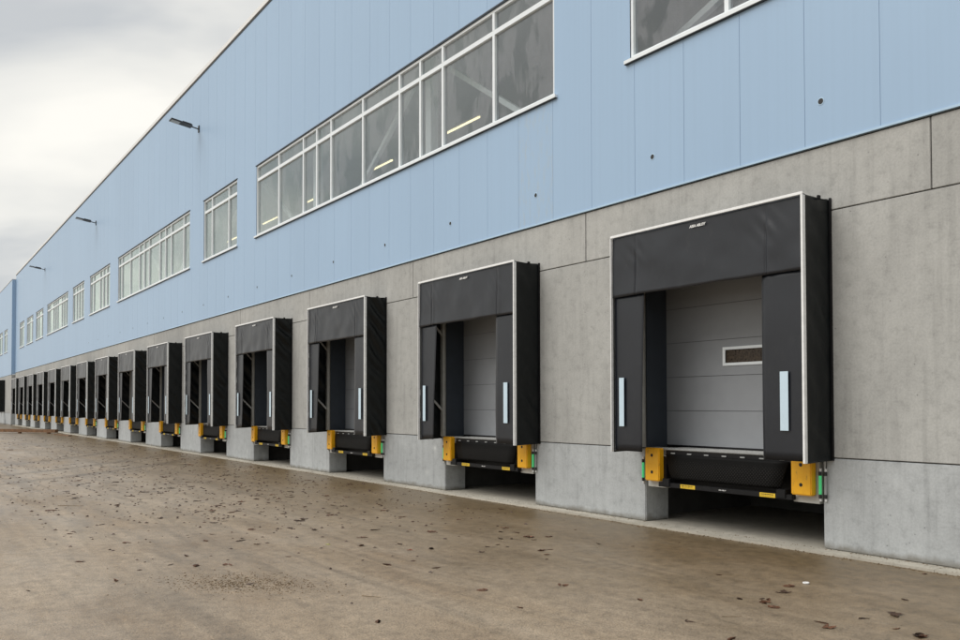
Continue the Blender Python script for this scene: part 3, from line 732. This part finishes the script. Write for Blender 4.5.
boxes('lid', [(-0.48, 0.48, -0.38, 0.38, 0.955, 1.03)], 'plain_white', bn, 0.02)
for sx_ in (-0.35, 0.35): cyl('wheel', (sx_ - 0.04, 0.25, 0.08), (sx_ + 0.04, 0.25, 0.08), 0.08, 'print_black', bn)
boxes('foot', [(-0.4, 0.4, -0.3, -0.2, 0.0, 0.118)], 'print_black', bn)

# ------------------------------------------------------------------ leaves, twigs and grit
def leaf_mesh(seed, mat):
    """dry leaf: pointed blade with ragged lobes, midrib fold, curled tip and a stalk; some are two or three stuck together"""
    rnd = random.Random(seed); bm = bmesh.new(); L = 9
    for part in range(rnd.choice((1, 1, 1, 2, 3))):
        first = len(bm.verts)
        mid, le, ri = [], [], []
        curl = rnd.uniform(0.1, 0.9); wide = rnd.uniform(0.12, 0.30); tw = rnd.uniform(-0.9, 0.9); bend = rnd.uniform(-0.5, 0.5)
        for k_ in range(L + 1):
            t_ = k_ / L; w_ = wide * (math.sin(math.pi * t_ ** 0.8) ** 1.1 + 0.02)
            zc = 0.05 + curl * 0.5 * (t_ - 0.45) ** 2 * 2; x_ = t_ - 0.5; yc = bend * 0.5 * (t_ - 0.5) ** 2 + tw * 0.12 * math.sin(3 * t_)
            mid.append(bm.verts.new((x_, yc, zc - 0.03)))
            le.append(bm.verts.new((x_ + 0.04, yc + w_ * rnd.uniform(0.55, 1.25), zc + curl * w_ * rnd.uniform(0.2, 1.3))))
            ri.append(bm.verts.new((x_ + 0.04, yc - w_ * rnd.uniform(0.55, 1.25), zc + curl * w_ * rnd.uniform(0.0, 1.1))))
        for k_ in range(L):
            bm.faces.new((mid[k_], mid[k_ + 1], le[k_ + 1], le[k_])); bm.faces.new((ri[k_], ri[k_ + 1], mid[k_ + 1], mid[k_]))
        bm.verts.ensure_lookup_table()
        if part:
            mt = Matrix.Translation((rnd.uniform(-0.5, 0.5), rnd.uniform(-0.4, 0.4), 0.02 * part)) @ Matrix.Rotation(rnd.uniform(0, 6.28), 4, 'Z') @ Matrix.Scale(rnd.uniform(0.5, 0.9), 4)
            bmesh.ops.transform(bm, matrix=mt, verts=bm.verts[first:])
    bmesh.ops.solidify(bm, geom=bm.faces[:], thickness=0.015)
    zmin = min(v_.co.z for v_ in bm.verts)
    for v_ in bm.verts: v_.co.z -= zmin
    me = mesh_of(bm, 'fallen_leaf', False); me.materials.append(M[mat]); return me
LM = {m_: [leaf_mesh(i_ * 7 + j_, m_) for i_ in range(9)] for j_, m_ in enumerate(('leaf_brown', 'leaf_dark', 'leaf_red', 'leaf_yellow'))}
ngroup = 'fallen leaves on the wet yard'
LEAFL = {'leaf_brown': 'curled red-brown fallen leaf on the yard', 'leaf_dark': 'shrivelled nearly black fallen leaf on the yard'}
def leaf(px, py, mat='leaf_brown', size=None, label=None):
    label = label or LEAFL[mat]
    p_ = ground_at(px, py)
    o = obj('fallen_leaf', random.choice(LM[mat]), None, None, (p_.x, p_.y, -0.0295))
    s_ = size or random.uniform(0.07, 0.12)
    o.scale = (s_, s_ * random.uniform(0.8, 1.2), s_ * random.uniform(0.2, 0.55)); o.rotation_euler = (0, 0, random.uniform(0, 6.28))
    tag(o, label, 'leaf', ngroup); return o
leaf(27.5, 591, 'leaf_dark', 0.085); leaf(410, 550, 'leaf_red', 0.10, 'single bright red brown leaf on the yard'); leaf(328, 545, 'leaf_yellow', 0.09, 'single yellow green leaf on the yard')
leaf(299, 521, 'leaf_dark', 0.26, 'large dark flat leaf clump on the yard')
near = '125,543 70,534 80,562 115,581 171,565 186,556 206,541 196,566 230,565 288,557 361,546 361,538 436,568 387,565 434,532 402,517 378,622 274,495 432,549 187,502 719,575 740,599 762,599 766,602 769,600 763,603 777,608 784,592 786,586 822,623 829,628 897,616 896,629 920,636 924,638 732,639 864,619 925,574 503,528 501,532 517,533 512,539 531,537 534,540 549,537 498,545 487,547 507,547 481,552 542,551 550,550 547,555 598,544 380,505 353,509 460,520 250,530 305,507 262,512 330,515 640,600 690,622 560,585 905,600 520,608 480,590'
for q in near.split():
    px, py = map(float, q.split(',')); leaf(px, py, random.choice(['leaf_brown', 'leaf_brown', 'leaf_dark']), random.uniform(0.08, 0.15))
cnt = 0
while cnt < 205:          # leaves swept towards the middle of the yard
    px = random.gauss(230, 130); py = 440 + abs(random.gauss(0, 38))
    if not (0 < px < 620 and py < 560): continue
    p_ = ground_at(px, py)
    if p_.y > -0.7 or p_.x < -55: continue
    far_ = (CAM_POS - p_).length
    leaf(px, py, random.choice(['leaf_brown', 'leaf_dark', 'leaf_dark']), random.uniform(0.07, 0.13) * (1 + far_ / 50)); cnt += 1
# the rest of the litter and clods, too small to pick apart
def scatter(name, n, fn, mats, label, cat, z0=-0.03):
    bm = bmesh.new()
    for _ in range(n):
        x_, y_, s_ = fn()
        a_ = random.uniform(0, 6.28); ca, sa = math.cos(a_) * s_, math.sin(a_) * s_
        h = s_ * random.uniform(0.10, 0.35)
        ring = [bm.verts.new((x_ + ca * cx - sa * cy * 0.7, y_ + sa * cx + ca * cy * 0.7, z0 - 0.001 + (0.0 if k_ % 2 else h * 0.35))) for k_, (cx, cy) in enumerate(((0.5, 0), (0.2, 0.5), (-0.45, 0.25), (-0.3, -0.4), (0.25, -0.35)))]
        tp = bm.verts.new((x_, y_, z0 + h))
        for k_ in range(5): bm.faces.new((ring[k_], ring[(k_ + 1) % 5], tp))
    o = obj(name, mesh_of(bm, name), mats); tag(o, label, cat, kind='stuff'); return o
def fl():
    while True:
        px = random.gauss(230, 190); py = 436 + abs(random.gauss(0, 45)); 
        if not (-60 < px < 900): continue
        p_ = ground_at(px, py)
        if -60 < p_.x and p_.y < -0.5: return p_.x, p_.y, random.uniform(0.02, 0.055) * (1 + (CAM_POS - p_).length / 45)
scatter('leaf_litter', 1900, fl, 'leaf_dark', 'fine dark leaf litter and clods strewn over the yard', 'leaf litter')
gp = ground_at(245, 584)
def gr():
    while True:
        x_, y_ = random.gauss(0, 0.42), random.gauss(0, 0.22)
        d_ = Vector((x_ * 0.8 - y_ * 0.4, x_ * 0.55 + y_ * 0.9))
        return gp.x + d_.x, gp.y + d_.y, random.uniform(0.008, 0.028)
scatter('gravel_patch', 1500, gr, 'gravel', 'small patch of loose brown gravel on the yard', 'gravel')
def grit():
    return random.uniform(-14, 0), random.uniform(-9, -0.5), random.uniform(0.004, 0.013)
scatter('loose_grit', 5000, grit, 'gravel', 'loose grit scattered thinly over the yard surface', 'grit')
def foot():
    x_ = -random.random() ** 2 * 60 + 2
    return x_, (-abs(random.gauss(0, 0.025)) - 0.005 if random.random() < 0.65 else random.uniform(-0.24, 0)), random.uniform(0.006, 0.03)
scatter('wall_foot_dirt', 2600, foot, 'gravel', 'brown grit and dirt collected along the foot of the concrete wall', 'dirt', 0.0)
def edge_dirt():
    return -random.random() ** 2 * 60 + 2, -0.25 - abs(random.gauss(0, 0.05)), random.uniform(0.008, 0.04)
scatter('kerb_dirt', 2600, edge_dirt, 'gravel', 'line of dark dirt along the pale concrete strip', 'dirt')
def twig(px, py, ln, ang, label):
    p_ = ground_at(px, py); bm = bmesh.new(); a_ = Vector((0, 0, 0.006))
    for k_ in range(3):
        b2 = a_ + Vector((math.cos(ang + random.uniform(-0.3, 0.3)), math.sin(ang + random.uniform(-0.3, 0.3)), 0)) * ln / 3
        bar(bm, a_, b2, 0.010 - 0.002 * k_, None, 6); a_ = b2
    o = obj('twig', mesh_of(bm, 'twig'), 'twig', None, (p_.x, p_.y, -0.03)); tag(o, label, 'twig', 'twigs on the yard'); return o
twig(362, 596, 0.22, 0.6, 'short pale broken twig beside the gravel patch')
twig(722, 617, 0.16, 0.9, 'thin short twig near the cluster of brown leaves')
twig(58, 506, 0.45, 0.9, 'longer dark twig lying out on the open yard')
# white plastic ring
bm = bmesh.new(); RG = 20
prof = ((0.024, 0.0), (0.032, 0.004), (0.033, 0.016), (0.026, 0.018), (0.023, 0.008))
rr = [[bm.verts.new((math.cos(2 * math.pi * i_ / RG) * r_, math.sin(2 * math.pi * i_ / RG) * r_, z_)) for i_ in range(RG)] for r_, z_ in prof]
for a in range(5):
    for i_ in range(RG): bm.faces.new((rr[a][i_], rr[a][(i_ + 1) % RG], rr[(a + 1) % 5][(i_ + 1) % RG], rr[(a + 1) % 5][i_]))
p_ = ground_at(806, 584)
o = obj('plastic_ring', mesh_of(bm, 'plastic_ring', True), 'plain_white', None, (p_.x, p_.y, -0.03)); tag(o, 'small white plastic ring lying on the yard', 'ring')
